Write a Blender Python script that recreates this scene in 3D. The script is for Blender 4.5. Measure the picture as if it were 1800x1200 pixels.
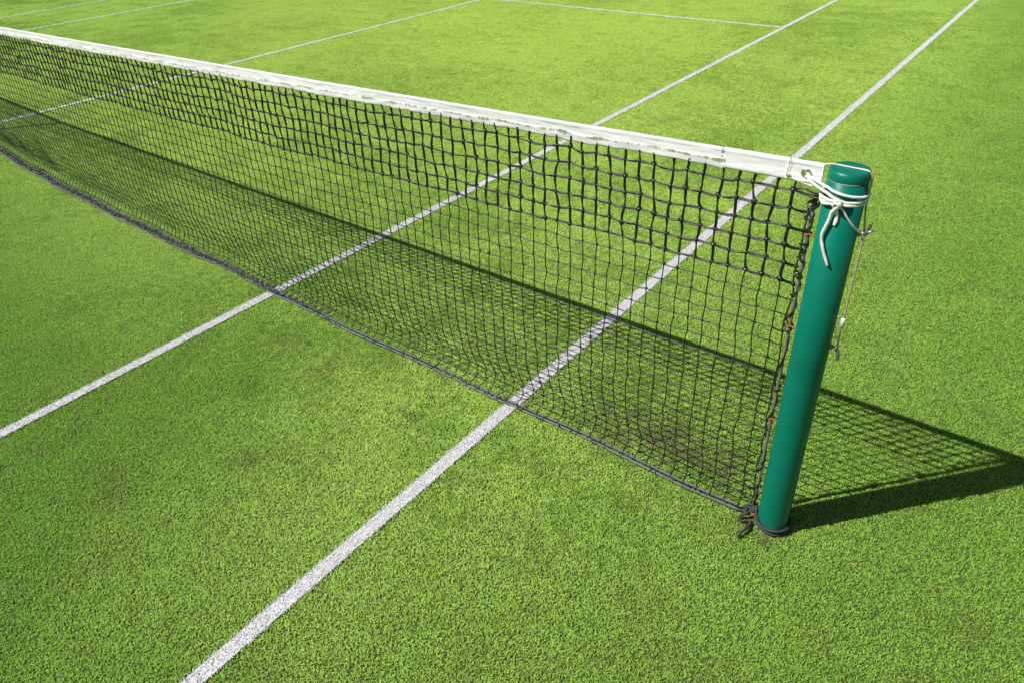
import bpy, math, random
import numpy as np
from mathutils import Matrix, Vector

random.seed(7)
rng = np.random.default_rng(11)
scene = bpy.context.scene
for o in list(bpy.data.objects):
    bpy.data.objects.remove(o)
COL = scene.collection

# ------------------------------------------------------------------ camera
CAM = (6.70476, -1.32264, 1.66732)
YAW, PITCH, ROLL = 0.69788, 0.55349, -0.049413
f = np.array([-math.sin(YAW)*math.cos(PITCH), math.cos(YAW)*math.cos(PITCH), -math.sin(PITCH)])
r = np.array([math.cos(YAW), math.sin(YAW), 0.0])
u = np.cross(r, f)
r2 = r*math.cos(ROLL) + u*math.sin(ROLL)
u2 = -r*math.sin(ROLL) + u*math.cos(ROLL)
cam_data = bpy.data.cameras.new('camera')
cam = bpy.data.objects.new('camera', cam_data)
COL.objects.link(cam)
cam.matrix_world = Matrix(((r2[0], u2[0], -f[0], CAM[0]), (r2[1], u2[1], -f[1], CAM[1]),
                           (r2[2], u2[2], -f[2], CAM[2]), (0, 0, 0, 1)))
cam_data.sensor_width = 36.0
cam_data.sensor_fit = 'HORIZONTAL'
cam_data.lens = 1233.82/1800*36.0
cam_data.shift_x = -(903.17-900)/1800
cam_data.shift_y = (505.98-600)/1800
cam_data.clip_start = 0.05
cam_data.clip_end = 2000
cam_data.dof.use_dof = True
cam_data.dof.focus_distance = 2.3
cam_data.dof.aperture_fstop = 6.3
scene.camera = cam

# ------------------------------------------------------------------ sky, sun, exposure
SUN = Vector((-0.545, -0.65, 1.0)).normalized()
world = bpy.data.worlds.new('World')
scene.world = world
world.use_nodes = True
wn = world.node_tree
sky = wn.nodes.new('ShaderNodeTexSky')
sky.sky_type = 'NISHITA'
sky.sun_disc = False
sky.sun_elevation = math.asin(SUN.z)
sky.sun_rotation = math.atan2(SUN.x, SUN.y) % (2*math.pi)
wn.links.new(sky.outputs[0], wn.nodes['Background'].inputs[0])
wn.nodes['Background'].inputs[1].default_value = 0.05
sun_data = bpy.data.lights.new('sun', 'SUN')
sun_data.energy = 4.9
sun_data.angle = math.radians(0.45)
sun_data.color = (1.0, 0.97, 0.92)
sun = bpy.data.objects.new('sun', sun_data)
COL.objects.link(sun)
sun.rotation_euler = SUN.to_track_quat('Z', 'Y').to_euler()
scene.render.engine = 'CYCLES'
vs = scene.view_settings
vs.view_transform = 'Standard'
vs.look = 'None'
vs.exposure = 0.50
vs.gamma = 1.0
vs.use_curve_mapping = False

# ------------------------------------------------------------------ material helpers
def new_mat(name):
    m = bpy.data.materials.new(name)
    m.use_nodes = True
    nt = m.node_tree
    return m, nt, nt.nodes['Principled BSDF']

def N(nt, t, **kw):
    n = nt.nodes.new('ShaderNode' + t)
    for k, v in kw.items():
        setattr(n, k, v)
    return n

def setin(node, **kw):
    for k, v in kw.items():
        node.inputs[k.replace('_', ' ')].default_value = v

def noise(nt, vec, scale, detail=3, rough=0.55):
    n = N(nt, 'TexNoise')
    n.inputs['Scale'].default_value = scale
    n.inputs['Detail'].default_value = detail
    n.inputs['Roughness'].default_value = rough
    if vec is not None:
        nt.links.new(vec, n.inputs['Vector'])
    return n.outputs[0]

def ramp(nt, fac, stops):
    n = N(nt, 'ValToRGB')
    cr = n.color_ramp
    while len(cr.elements) < len(stops):
        cr.elements.new(0.5)
    for e, (p, c) in zip(cr.elements, stops):
        e.position = p
        e.color = (c, c, c, 1) if isinstance(c, (int, float)) else (*c, 1)
    nt.links.new(fac, n.inputs[0])
    return n.outputs[0]

def mix(nt, fac, a, b, mode='MIX'):
    n = N(nt, 'Mix', data_type='RGBA', blend_type=mode)
    for sock, v in ((n.inputs[0], fac), (n.inputs[6], a), (n.inputs[7], b)):
        if hasattr(v, 'is_output'):
            nt.links.new(v, sock)
        elif isinstance(v, (int, float)):
            sock.default_value = v
        else:
            sock.default_value = (*v, 1)
    return n.outputs[2]

def mathn(nt, op, a, b=None, c=None, clamp=False):
    n = N(nt, 'Math', operation=op, use_clamp=clamp)
    for i, v in enumerate((a, b, c)):
        if v is None:
            continue
        if hasattr(v, 'is_output'):
            nt.links.new(v, n.inputs[i])
        else:
            n.inputs[i].default_value = v
    return n.outputs[0]

def bump(nt, bsdf, height, strength=0.3, dist=0.002):
    b = N(nt, 'Bump')
    b.inputs['Strength'].default_value = strength
    b.inputs['Distance'].default_value = dist
    nt.links.new(height, b.inputs['Height'])
    nt.links.new(b.outputs[0], bsdf.inputs['Normal'])

def simple_mat(name, col, rough=0.5, metal=0.0, spec=0.5, var=0.0, scale=60.0, bumps=0.0, bscale=300.0, col2=None):
    m, nt, b = new_mat(name)
    b.inputs['Base Color'].default_value = (*col, 1)
    b.inputs['Roughness'].default_value = rough
    b.inputs['Metallic'].default_value = metal
    b.inputs['Specular IOR Level'].default_value = spec
    pos = N(nt, 'NewGeometry').outputs['Position']
    if var or col2:
        n = noise(nt, pos, scale, 4, 0.6)
        c2 = col2 or tuple(c*(1-var) for c in col)
        nt.links.new(mix(nt, ramp(nt, n, [(0.38, 0.0), (0.62, 1.0)]), col, c2), b.inputs['Base Color'])
    if bumps:
        bump(nt, b, noise(nt, pos, bscale, 3), bumps, 0.0015)
    return m

# turf: shared world-space colour logic
def turf_colour(nt, pos, rnd):
    big = noise(nt, pos, 0.55, 3, 0.6)
    med = noise(nt, pos, 3.2, 4, 0.65)
    fine = noise(nt, pos, 26.0, 3, 0.6)
    lime = mix(nt, rnd, (0.415, 0.640, 0.090), (0.590, 0.790, 0.190))
    deep = mix(nt, rnd, (0.180, 0.375, 0.036), (0.290, 0.505, 0.072))
    a = mathn(nt, 'ADD', mathn(nt, 'MULTIPLY', big, 0.55), mathn(nt, 'MULTIPLY', med, 0.45))
    a = mathn(nt, 'ADD', a, mathn(nt, 'MULTIPLY', mathn(nt, 'SUBTRACT', fine, 0.5), 0.45))
    fac = ramp(nt, a, [(0.38, 0.0), (0.54, 1.0)])
    col = mix(nt, fac, deep, lime)
    # vignette-like falloff painted into turf colour: far centre lightened, run-off and near left darkened
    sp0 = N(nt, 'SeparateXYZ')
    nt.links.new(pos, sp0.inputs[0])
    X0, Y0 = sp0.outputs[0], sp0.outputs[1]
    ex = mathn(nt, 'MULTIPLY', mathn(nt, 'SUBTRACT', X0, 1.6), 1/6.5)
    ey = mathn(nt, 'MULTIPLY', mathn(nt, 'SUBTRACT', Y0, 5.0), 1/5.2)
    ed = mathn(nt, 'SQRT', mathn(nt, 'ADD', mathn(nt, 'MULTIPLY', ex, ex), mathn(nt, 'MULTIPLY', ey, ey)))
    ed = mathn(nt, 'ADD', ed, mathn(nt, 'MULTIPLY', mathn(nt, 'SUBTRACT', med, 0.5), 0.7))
    far_lift = ramp(nt, ed, [(0.15, 0.85), (1.0, 0.0)])
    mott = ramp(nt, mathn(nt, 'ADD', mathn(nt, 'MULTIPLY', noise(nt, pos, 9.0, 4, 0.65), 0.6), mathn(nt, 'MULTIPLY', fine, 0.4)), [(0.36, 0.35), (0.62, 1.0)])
    far_lift = mathn(nt, 'MULTIPLY', far_lift, mott)
    col = mix(nt, far_lift, col, mix(nt, rnd, (0.600, 0.820, 0.115), (0.770, 0.910, 0.220)))
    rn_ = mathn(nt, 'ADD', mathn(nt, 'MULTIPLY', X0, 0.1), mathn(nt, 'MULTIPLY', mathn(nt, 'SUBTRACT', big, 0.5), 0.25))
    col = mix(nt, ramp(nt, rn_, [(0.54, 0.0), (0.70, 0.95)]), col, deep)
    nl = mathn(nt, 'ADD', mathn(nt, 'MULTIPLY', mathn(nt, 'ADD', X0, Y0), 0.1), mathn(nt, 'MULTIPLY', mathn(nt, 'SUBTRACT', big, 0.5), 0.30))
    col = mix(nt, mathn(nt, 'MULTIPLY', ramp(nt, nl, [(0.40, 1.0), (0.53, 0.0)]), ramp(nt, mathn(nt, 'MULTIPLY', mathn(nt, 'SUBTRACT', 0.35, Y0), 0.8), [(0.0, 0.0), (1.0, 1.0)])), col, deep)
    # silt showing between thin fibres in uneven blotches
    bt = noise(nt, pos, 4.6, 6, 0.72)
    bt = mathn(nt, 'MULTIPLY', ramp(nt, bt, [(0.52, 0.0), (0.72, 0.60)]), mathn(nt, 'SUBTRACT', 1.0, mathn(nt, 'MULTIPLY', far_lift, 0.85)))
    col = mix(nt, bt, col, mix(nt, rnd, (0.100, 0.150, 0.030), (0.330, 0.410, 0.110)))
    # worn, silty turf in a strip under the net beside the post
    sep = N(nt, 'SeparateXYZ')
    nt.links.new(pos, sep.inputs[0])
    dx = mathn(nt, 'MULTIPLY', mathn(nt, 'SUBTRACT', sep.outputs[0], 6.0), 1.5)
    dy = mathn(nt, 'MULTIPLY', mathn(nt, 'SUBTRACT', sep.outputs[1], 0.28), 4.2)
    d = mathn(nt, 'SQRT', mathn(nt, 'ADD', mathn(nt, 'MULTIPLY', dx, dx), mathn(nt, 'MULTIPLY', dy, dy)))
    wear = mathn(nt, 'SUBTRACT', 1.0, d, clamp=True)
    qx = mathn(nt, 'MULTIPLY', mathn(nt, 'SUBTRACT', sep.outputs[0], 6.35), 6.0)
    qy = mathn(nt, 'MULTIPLY', mathn(nt, 'SUBTRACT', sep.outputs[1], 0.09), 6.5)
    qd = mathn(nt, 'SQRT', mathn(nt, 'ADD', mathn(nt, 'MULTIPLY', qx, qx), mathn(nt, 'MULTIPLY', qy, qy)))
    wear = mathn(nt, 'MAXIMUM', wear, mathn(nt, 'MULTIPLY', mathn(nt, 'SUBTRACT', 1.0, qd, clamp=True), 0.9))
    w2 = noise(nt, pos, 13.0, 4, 0.7)
    wf = ramp(nt, mathn(nt, 'MULTIPLY', mathn(nt, 'POWER', wear, 0.5), w2), [(0.36, 0.0), (0.50, 1.0)])
    silt = mix(nt, rnd, (0.13, 0.105, 0.055), (0.26, 0.21, 0.13))
    col = mix(nt, mathn(nt, 'MULTIPLY', wf, 0.65), col, silt)
    return col

def turf_material():
    m, nt, b = new_mat('turf_fibre')
    pos = N(nt, 'NewGeometry').outputs['Position']
    at = N(nt, 'Attribute', attribute_name='rnd')
    rnd = at.outputs['Fac']
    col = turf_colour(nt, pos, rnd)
    # a few dead, rusty fibres
    w = N(nt, 'TexWhiteNoise', noise_dimensions='1D')
    nt.links.new(rnd, w.inputs['W'])
    col = mix(nt, ramp(nt, w.outputs[0], [(0.990, 0.0), (0.991, 1.0)]), col, (0.30, 0.15, 0.06))
    nt.links.new(col, b.inputs['Base Color'])
    b.inputs['Roughness'].default_value = 0.62
    b.inputs['Specular IOR Level'].default_value = 0.25
    tr = N(nt, 'BsdfTranslucent')
    nt.links.new(col, tr.inputs[0])
    mx = N(nt, 'MixShader')
    mx.inputs[0].default_value = 0.38
    nt.links.new(b.outputs[0], mx.inputs[1])
    nt.links.new(tr.outputs[0], mx.inputs[2])
    nt.links.new(mx.outputs[0], nt.nodes['Material Output'].inputs[0])
    return m

def ground_material():
    m, nt, b = new_mat('turf_backing')
    pos = N(nt, 'NewGeometry').outputs['Position']
    n = noise(nt, pos, 420.0, 3, 0.7)
    col = mix(nt, ramp(nt, n, [(0.4, 0.0), (0.62, 1.0)]), (0.050, 0.062, 0.018), (0.105, 0.130, 0.036))
    # beyond the court the single fibres merge into one tone
    sep = N(nt, 'SeparateXYZ')
    nt.links.new(pos, sep.inputs[0])
    ax = mathn(nt, 'ABSOLUTE', sep.outputs[0])
    far = mathn(nt, 'MAXIMUM', mathn(nt, 'GREATER_THAN', ax, 9.9), mathn(nt, 'GREATER_THAN', mathn(nt, 'ABSOLUTE', mathn(nt, 'SUBTRACT', sep.outputs[1], 4.8)), 8.4))
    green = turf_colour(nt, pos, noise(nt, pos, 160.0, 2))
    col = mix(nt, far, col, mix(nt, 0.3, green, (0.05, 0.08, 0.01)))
    nt.links.new(col, b.inputs['Base Color'])
    b.inputs['Roughness'].default_value = 0.9
    b.inputs['Specular IOR Level'].default_value = 0.1
    bump(nt, b, n, 0.6, 0.004)
    return m

def line_material(name='line_fibre'):
    m, nt, b = new_mat(name)
    pos = N(nt, 'NewGeometry').outputs['Position']
    at = N(nt, 'Attribute', attribute_name='rnd')
    n = noise(nt, pos, 22.0, 4, 0.6)
    col = mix(nt, at.outputs['Fac'], (0.43, 0.425, 0.43), (0.62, 0.61, 0.62))
    col = mix(nt, ramp(nt, n, [(0.52, 0.0), (0.72, 0.35)]), col, (0.42, 0.43, 0.34))
    nt.links.new(col, b.inputs['Base Color'])
    b.inputs['Roughness'].default_value = 0.7
    b.inputs['Specular IOR Level'].default_value = 0.2
    return m

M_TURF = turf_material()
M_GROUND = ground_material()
M_LINE = line_material()

# ------------------------------------------------------------------ object helpers
def tag(o, label=None, cat=None, group=None, kind=None):
    if label: o['label'] = label
    if cat: o['category'] = cat
    if group: o['group'] = group
    if kind: o['kind'] = kind
    return o

def empty(name, loc=(0, 0, 0)):
    o = bpy.data.objects.new(name, None)
    o.location = loc
    o.empty_display_size = 0.1
    COL.objects.link(o)
    return o

def fast_mesh(name, verts, quads=None, tris=None, smooth=False):
    me = bpy.data.meshes.new(name)
    verts = np.asarray(verts, dtype=np.float32)
    loops, starts, n = [], [], 0
    for fs, k in ((quads, 4), (tris, 3)):
        if fs is not None and len(fs):
            fs = np.asarray(fs, dtype=np.int32)
            loops.append(fs.ravel())
            starts.append(n + np.arange(len(fs), dtype=np.int32)*k)
            n += fs.size
    loops = np.concatenate(loops)
    starts = np.concatenate(starts)
    me.vertices.add(len(verts))
    me.vertices.foreach_set('co', verts.ravel())
    me.loops.add(len(loops))
    me.loops.foreach_set('vertex_index', loops)
    me.polygons.add(len(starts))
    me.polygons.foreach_set('loop_start', starts)
    if smooth:
        me.polygons.foreach_set('use_smooth', np.ones(len(starts), dtype=bool))
    me.update(calc_edges=True)
    return me

def link(name, me, mat, parent=None):
    o = bpy.data.objects.new(name, me)
    if mat is not None:
        me.materials.append(mat)
    COL.objects.link(o)
    if parent is not None:
        o.parent = parent
        root = parent
        off = Vector((0, 0, 0))
        while root is not None:
            off += root.location
            root = root.parent
        o.location = -off          # meshes are written in world metres
    return o

class MB:
    """collects tubes, lathes and blocks into one mesh"""
    def __init__(self):
        self.v, self.q, self.t, self.n = [], [], [], 0
    def add(self, v, q=None, t=None):
        v = np.asarray(v, dtype=float)
        if q is not None and len(q): self.q.append(np.asarray(q) + self.n)
        if t is not None and len(t): self.t.append(np.asarray(t) + self.n)
        self.v.append(v)
        self.n += len(v)
        return self
    def tube(self, pts, rad, sides=8, caps=True, closed=False, flat=1.0):
        p = np.asarray(pts, dtype=float)
        n = len(p)
        rad = np.full(n, rad) if np.isscalar(rad) else np.asarray(rad, dtype=float)
        if closed:
            tan = np.roll(p, -1, 0) - np.roll(p, 1, 0)
        else:
            tan = np.gradient(p, axis=0)
        tan /= np.linalg.norm(tan, axis=1)[:, None] + 1e-12
        ref = np.array([0, 0, 1.0]) if abs(tan[0][2]) < 0.9 else np.array([1.0, 0, 0])
        a = np.zeros((n, 3))
        x = ref - tan[0]*(ref @ tan[0])
        x /= np.linalg.norm(x)
        for i in range(n):
            x = x - tan[i]*(x @ tan[i])
            x /= np.linalg.norm(x) + 1e-12
            a[i] = x
        b = np.cross(tan, a)
        ang = np.arange(sides)*2*math.pi/sides
        ring = (p[:, None, :] + rad[:, None, None]*(np.cos(ang)[None, :, None]*a[:, None, :] + flat*np.sin(ang)[None, :, None]*b[:, None, :])).reshape(-1, 3)
        m = n if closed else n - 1
        i = np.arange(m)[:, None]
        j = np.arange(sides)[None, :]
        i2 = (i + 1) % n
        j2 = (j + 1) % sides
        q = np.stack([i*sides + j, i*sides + j2, i2*sides + j2, i2*sides + j], -1).reshape(-1, 4)
        t = []
        v = ring
        if caps and not closed:
            v = np.vstack([ring, p[0] - tan[0]*rad[0]*0.35, p[-1] + tan[-1]*rad[-1]*0.35])
            c0, c1 = n*sides, n*sides + 1
            t = [(c0, (k + 1) % sides, k) for k in range(sides)] + [(c1, (n-1)*sides + k, (n-1)*sides + (k + 1) % sides) for k in range(sides)]
        return self.add(v, q, t)
    def lathe(self, prof, centre, axis='z', sides=48, caps=(True, True)):
        prof = np.asarray(prof, dtype=float)
        ang = np.arange(sides)*2*math.pi/sides
        n = len(prof)
        c, s = np.cos(ang)[None, :], np.sin(ang)[None, :]
        R, H = prof[:, 0:1], prof[:, 1:2]
        if axis == 'z': v = np.stack([R*c, R*s, H + 0*c], -1)
        elif axis == 'x': v = np.stack([H + 0*c, R*c, R*s], -1)
        else: v = np.stack([R*s, H + 0*c, R*c], -1)
        v = v.reshape(-1, 3) + np.asarray(centre)
        i = np.arange(n - 1)[:, None]
        j = np.arange(sides)[None, :]
        j2 = (j + 1) % sides
        q = np.stack([i*sides + j, i*sides + j2, (i+1)*sides + j2, (i+1)*sides + j], -1).reshape(-1, 4)
        t = []
        if caps[0] or caps[1]:
            ax = {'z': 2, 'x': 0, 'y': 1}[axis]
            for k, row in ((0, 0), (1, n - 1)):
                if caps[k]:
                    cc = np.array(centre, dtype=float)
                    cc[ax] += prof[row, 1]
                    v = np.vstack([v, cc])
                    ci = len(v) - 1
                    for a_ in range(sides):
                        b_ = (a_ + 1) % sides
                        t.append((ci, row*sides + b_, row*sides + a_) if k == 0 else (ci, row*sides + a_, row*sides + b_))
        return self.add(v, q, t)
    def mesh(self, name, smooth=True):
        return fast_mesh(name, np.vstack(self.v), np.vstack(self.q) if self.q else None, np.vstack(self.t) if self.t else None, smooth)
    def build(self, name, mat, parent=None, smooth=True):
        return link(name, self.mesh(name, smooth), mat, parent)

def smooth_path(pts, k=6):
    """Catmull-Rom through the points"""
    p = np.asarray(pts, dtype=float)
    p = np.vstack([2*p[0] - p[1], p, 2*p[-1] - p[-2]])
    out = []
    for i in range(1, len(p) - 2):
        for s in np.arange(k)/k:
            a, b, c, d = p[i-1], p[i], p[i+1], p[i+2]
            out.append(0.5*(2*b + (c - a)*s + (2*a - 5*b + 4*c - d)*s*s + (3*b - a - 3*c + d)*s**3))
    out.append(p[-2])
    return np.array(out)

def strands(mb, path, rad, n=3, pitch=0.014, sides=6, step=0.002, phase=0.0):
    """twisted rope: n strands laid round a path"""
    p = np.asarray(path, dtype=float)
    seg = np.r_[0, np.cumsum(np.linalg.norm(np.diff(p, axis=0), axis=1))]
    s = np.arange(0, seg[-1], step)
    q = np.stack([np.interp(s, seg, p[:, k]) for k in range(3)], 1)
    tan = np.gradient(q, axis=0)
    tan /= np.linalg.norm(tan, axis=1)[:, None]
    a = np.zeros_like(q)
    x = np.array([0, 0, 1.0]) if abs(tan[0][2]) < 0.9 else np.array([1.0, 0, 0])
    for i in range(len(q)):
        x = x - tan[i]*(x @ tan[i])
        x /= np.linalg.norm(x)
        a[i] = x
    b = np.cross(tan, a)
    for k in range(n):
        th = s/pitch*2*math.pi + k*2*math.pi/n + phase
        mb.tube(q + rad*0.5*(np.cos(th)[:, None]*a + np.sin(th)[:, None]*b), rad*0.62, sides)
    return mb

# ------------------------------------------------------------------ ground
gm = MB()
S = 400.0
gm.add([(-S, -S, 0), (S, -S, 0), (S, S, 0), (-S, S, 0)], [(0, 1, 2, 3)])
ground = gm.build('ground', M_GROUND, smooth=False)
tag(ground, 'bright green tufted artificial grass tennis court', kind='structure')

def blades(n, area, hmin, hmax, wmin, wmax, z0=0.0, seed=0, curl=1.0):
    """n short curled ribbons over area=(x0,x1,y0,y1); returns verts, quads, rnd per vert"""
    g = np.random.default_rng(seed)
    x = g.uniform(area[0], area[1], n)
    y = g.uniform(area[2], area[3], n)
    h = g.uniform(hmin, hmax, n)
    w = g.uniform(wmin, wmax, n)*0.5
    az = g.uniform(0, 2*math.pi, n)
    tw = g.normal(0, 0.5, n)
    lean = g.uniform(0.25, 1.0, n)*curl
    d = np.stack([np.cos(az), np.sin(az)], 1)
    s1 = np.stack([-np.sin(az), np.cos(az)], 1)
    s2 = np.stack([-np.sin(az + tw), np.cos(az + tw)], 1)
    base = np.stack([x, y], 1)
    p1 = base + d*(h*0.25*lean)[:, None]
    p2 = base + d*(h*0.95*lean)[:, None]
    z1 = z0 + h*0.72
    z2 = z0 + h*(1.05 - 0.35*lean)
    V = np.zeros((n, 6, 3))
    for k, (p, z, sd, ww) in enumerate(((base, np.full(n, z0), s1, w), (p1, z1, s1, w), (p2, z2, s2, w*0.75))):
        V[:, 2*k, :2] = p - sd*ww[:, None]
        V[:, 2*k + 1, :2] = p + sd*ww[:, None]
        V[:, 2*k, 2] = z
        V[:, 2*k + 1, 2] = z
    i = np.arange(n)[:, None]*6
    Q = np.concatenate([i + np.array([[0, 1, 3, 2]]), i + np.array([[2, 3, 5, 4]])], 0)
    return V.reshape(-1, 3), Q, np.repeat(g.uniform(0, 1, n), 6)

def attr(me, name, vals):
    a = me.attributes.new(name, 'FLOAT', 'POINT')
    a.data.foreach_set('value', np.asarray(vals, dtype=np.float32))

# ------------------------------------------------------------------ court lines (white fibre let into the turf)
LW = 0.05
def court_line(name, x0, x1, y0, y1, label):
    mb = MB()
    zb = 0.0066
    e = 0.003
    mb.add([(x0+e, y0+e, zb), (x1-e, y0+e, zb), (x1-e, y1-e, zb), (x0+e, y1-e, zb)], [(0, 1, 2, 3)])
    rn = [np.full(4, 0.3)]
    along = 1 if (y1 - y0) > (x1 - x0) else 0
    lo, hi = (y0, y1) if along else (x0, x1)
    a = lo
    k = 0
    while a < hi - 1e-6:
        b_ = min(hi, a + 0.5)
        mid = ((x0 + x1)/2, (a + b_)/2) if along else ((a + b_)/2, (y0 + y1)/2)
        d = math.hypot(mid[0] - CAM[0], mid[1] - CAM[1])
        dens, sc = (70000, 0.8) if d < 4.0 else ((22000, 1.4) if d < 7 else (7000, 2.0))
        ar = (x0, x1, a, b_) if along else (a, b_, y0, y1)
        n = int(dens*(ar[1]-ar[0])*(ar[3]-ar[2]))
        ar = (ar[0] - 0.002*along, ar[1] + 0.002*along, ar[2] - 0.002*(1-along), ar[3] + 0.002*(1-along))
        V, Q, rr = blades(n, ar, 0.0040, 0.0062, 0.0020*sc, 0.0032*sc, 0.0045, 100 + k + int(abs(x0)*50), 0.9)
        mb.add(V, Q)
        rn.append(rr)
        a = b_
        k += 1
    me = mb.mesh(name, False)
    attr(me, 'rnd', np.concatenate(rn))
    o = link(name, me, M_LINE, ground)
    tag(o, label)
    return o

court_line('doubles_sideline', 5.485-LW, 5.485, -4.0, 11.885, 'white doubles sideline nearest the green post')
court_line('singles_sideline', 4.115-LW, 4.115, -4.0, 11.885, 'white singles sideline meeting the service line')
court_line('centre_service_line', -LW/2, LW/2, -3.0, 6.40, 'white centre service line behind the net')
court_line('singles_sideline', -4.115, -4.115+LW, -3.0, 11.885, 'faint far singles sideline at the upper left')
court_line('doubles_sideline', -5.485, -5.485+LW, -3.0, 11.885, 'faint far doubles sideline at the top left corner')
court_line('service_line', -4.115+LW+0.002, 4.115-LW-0.002, 6.40-LW, 6.40, 'white service line along the top of the picture')

# ------------------------------------------------------------------ turf pile: patches of curled fibre laid in a grid
PATCH = 0.30
NVAR = 6
src = bpy.data.collections.new('turf_sources')
for k in range(NVAR):
    n = int(112000*PATCH*PATCH)
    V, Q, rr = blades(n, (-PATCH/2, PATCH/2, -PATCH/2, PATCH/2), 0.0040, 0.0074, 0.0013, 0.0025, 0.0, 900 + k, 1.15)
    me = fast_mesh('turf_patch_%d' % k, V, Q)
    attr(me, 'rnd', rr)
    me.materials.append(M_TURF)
    ob = bpy.data.objects.new('turf_patch_%d' % k, me)
    src.objects.link(ob)
gx = np.arange(-9.9 + PATCH/2, 9.9, PATCH)
gy = np.arange(-3.6 + PATCH/2, 13.2, PATCH)
GX, GY = np.meshgrid(gx, gy)
pts = np.stack([GX.ravel(), GY.ravel(), np.full(GX.size, 0.0005)], 1).astype(np.float32)
me = bpy.data.meshes.new('turf')
me.vertices.add(len(pts))
me.vertices.foreach_set('co', pts.ravel())
a = me.attributes.new('variant', 'INT', 'POINT')
a.data.foreach_set('value', rng.integers(0, NVAR, len(pts)).astype(np.int32))
a = me.attributes.new('turn', 'FLOAT_VECTOR', 'POINT')
rot = np.zeros((len(pts), 3), dtype=np.float32)
rot[:, 2] = rng.integers(0, 4, len(pts))*math.pi/2
a.data.foreach_set('vector', rot.ravel())
turf = bpy.data.objects.new('turf', me)
COL.objects.link(turf)
tag(turf, 'short curled lime green turf fibres covering the court', 'turf', kind='stuff')
ng = bpy.data.node_groups.new('turf_scatter', 'GeometryNodeTree')
ng.interface.new_socket('Geometry', in_out='INPUT', socket_type='NodeSocketGeometry')
ng.interface.new_socket('Geometry', in_out='OUTPUT', socket_type='NodeSocketGeometry')
gi = ng.nodes.new('NodeGroupInput')
go = ng.nodes.new('NodeGroupOutput')
ci = ng.nodes.new('GeometryNodeCollectionInfo')
ci.inputs['Collection'].default_value = src
ci.inputs['Separate Children'].default_value = True
ci.inputs['Reset Children'].default_value = True
iop = ng.nodes.new('GeometryNodeInstanceOnPoints')
iop.inputs['Pick Instance'].default_value = True
na = ng.nodes.new('GeometryNodeInputNamedAttribute')
na.data_type = 'INT'
na.inputs['Name'].default_value = 'variant'
nb = ng.nodes.new('GeometryNodeInputNamedAttribute')
nb.data_type = 'FLOAT_VECTOR'
nb.inputs['Name'].default_value = 'turn'
ng.links.new(gi.outputs[0], iop.inputs['Points'])
ng.links.new(ci.outputs[0], iop.inputs['Instance'])
ng.links.new(na.outputs[0], iop.inputs['Instance Index'])
ng.links.new(nb.outputs[0], iop.inputs['Rotation'])
ng.links.new(iop.outputs[0], go.inputs[0])
md = turf.modifiers.new('scatter', 'NODES')
md.node_group = ng

# ------------------------------------------------------------------ net materials
def cord_material():
    m, nt, b = new_mat('black_cord')
    pos = N(nt, 'NewGeometry').outputs['Position']
    n = noise(nt, pos, 500.0, 2)
    col = mix(nt, n, (0.006, 0.006, 0.007), (0.016, 0.0165, 0.018))
    nt.links.new(col, b.inputs['Base Color'])
    b.inputs['Roughness'].default_value = 0.36
    b.inputs['Specular IOR Level'].default_value = 0.5
    bump(nt, b, n, 0.5, 0.001)
    return m
M_CORD = cord_material()
M_ROPE = simple_mat('grey_rope', (0.125, 0.128, 0.132), 0.5, var=0.45, scale=180, bumps=0.3, bscale=900)
M_LEAD = simple_mat('lead_cord', (0.105, 0.11, 0.115), 0.5, var=0.35, scale=40, bumps=0.25, bscale=700)

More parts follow.
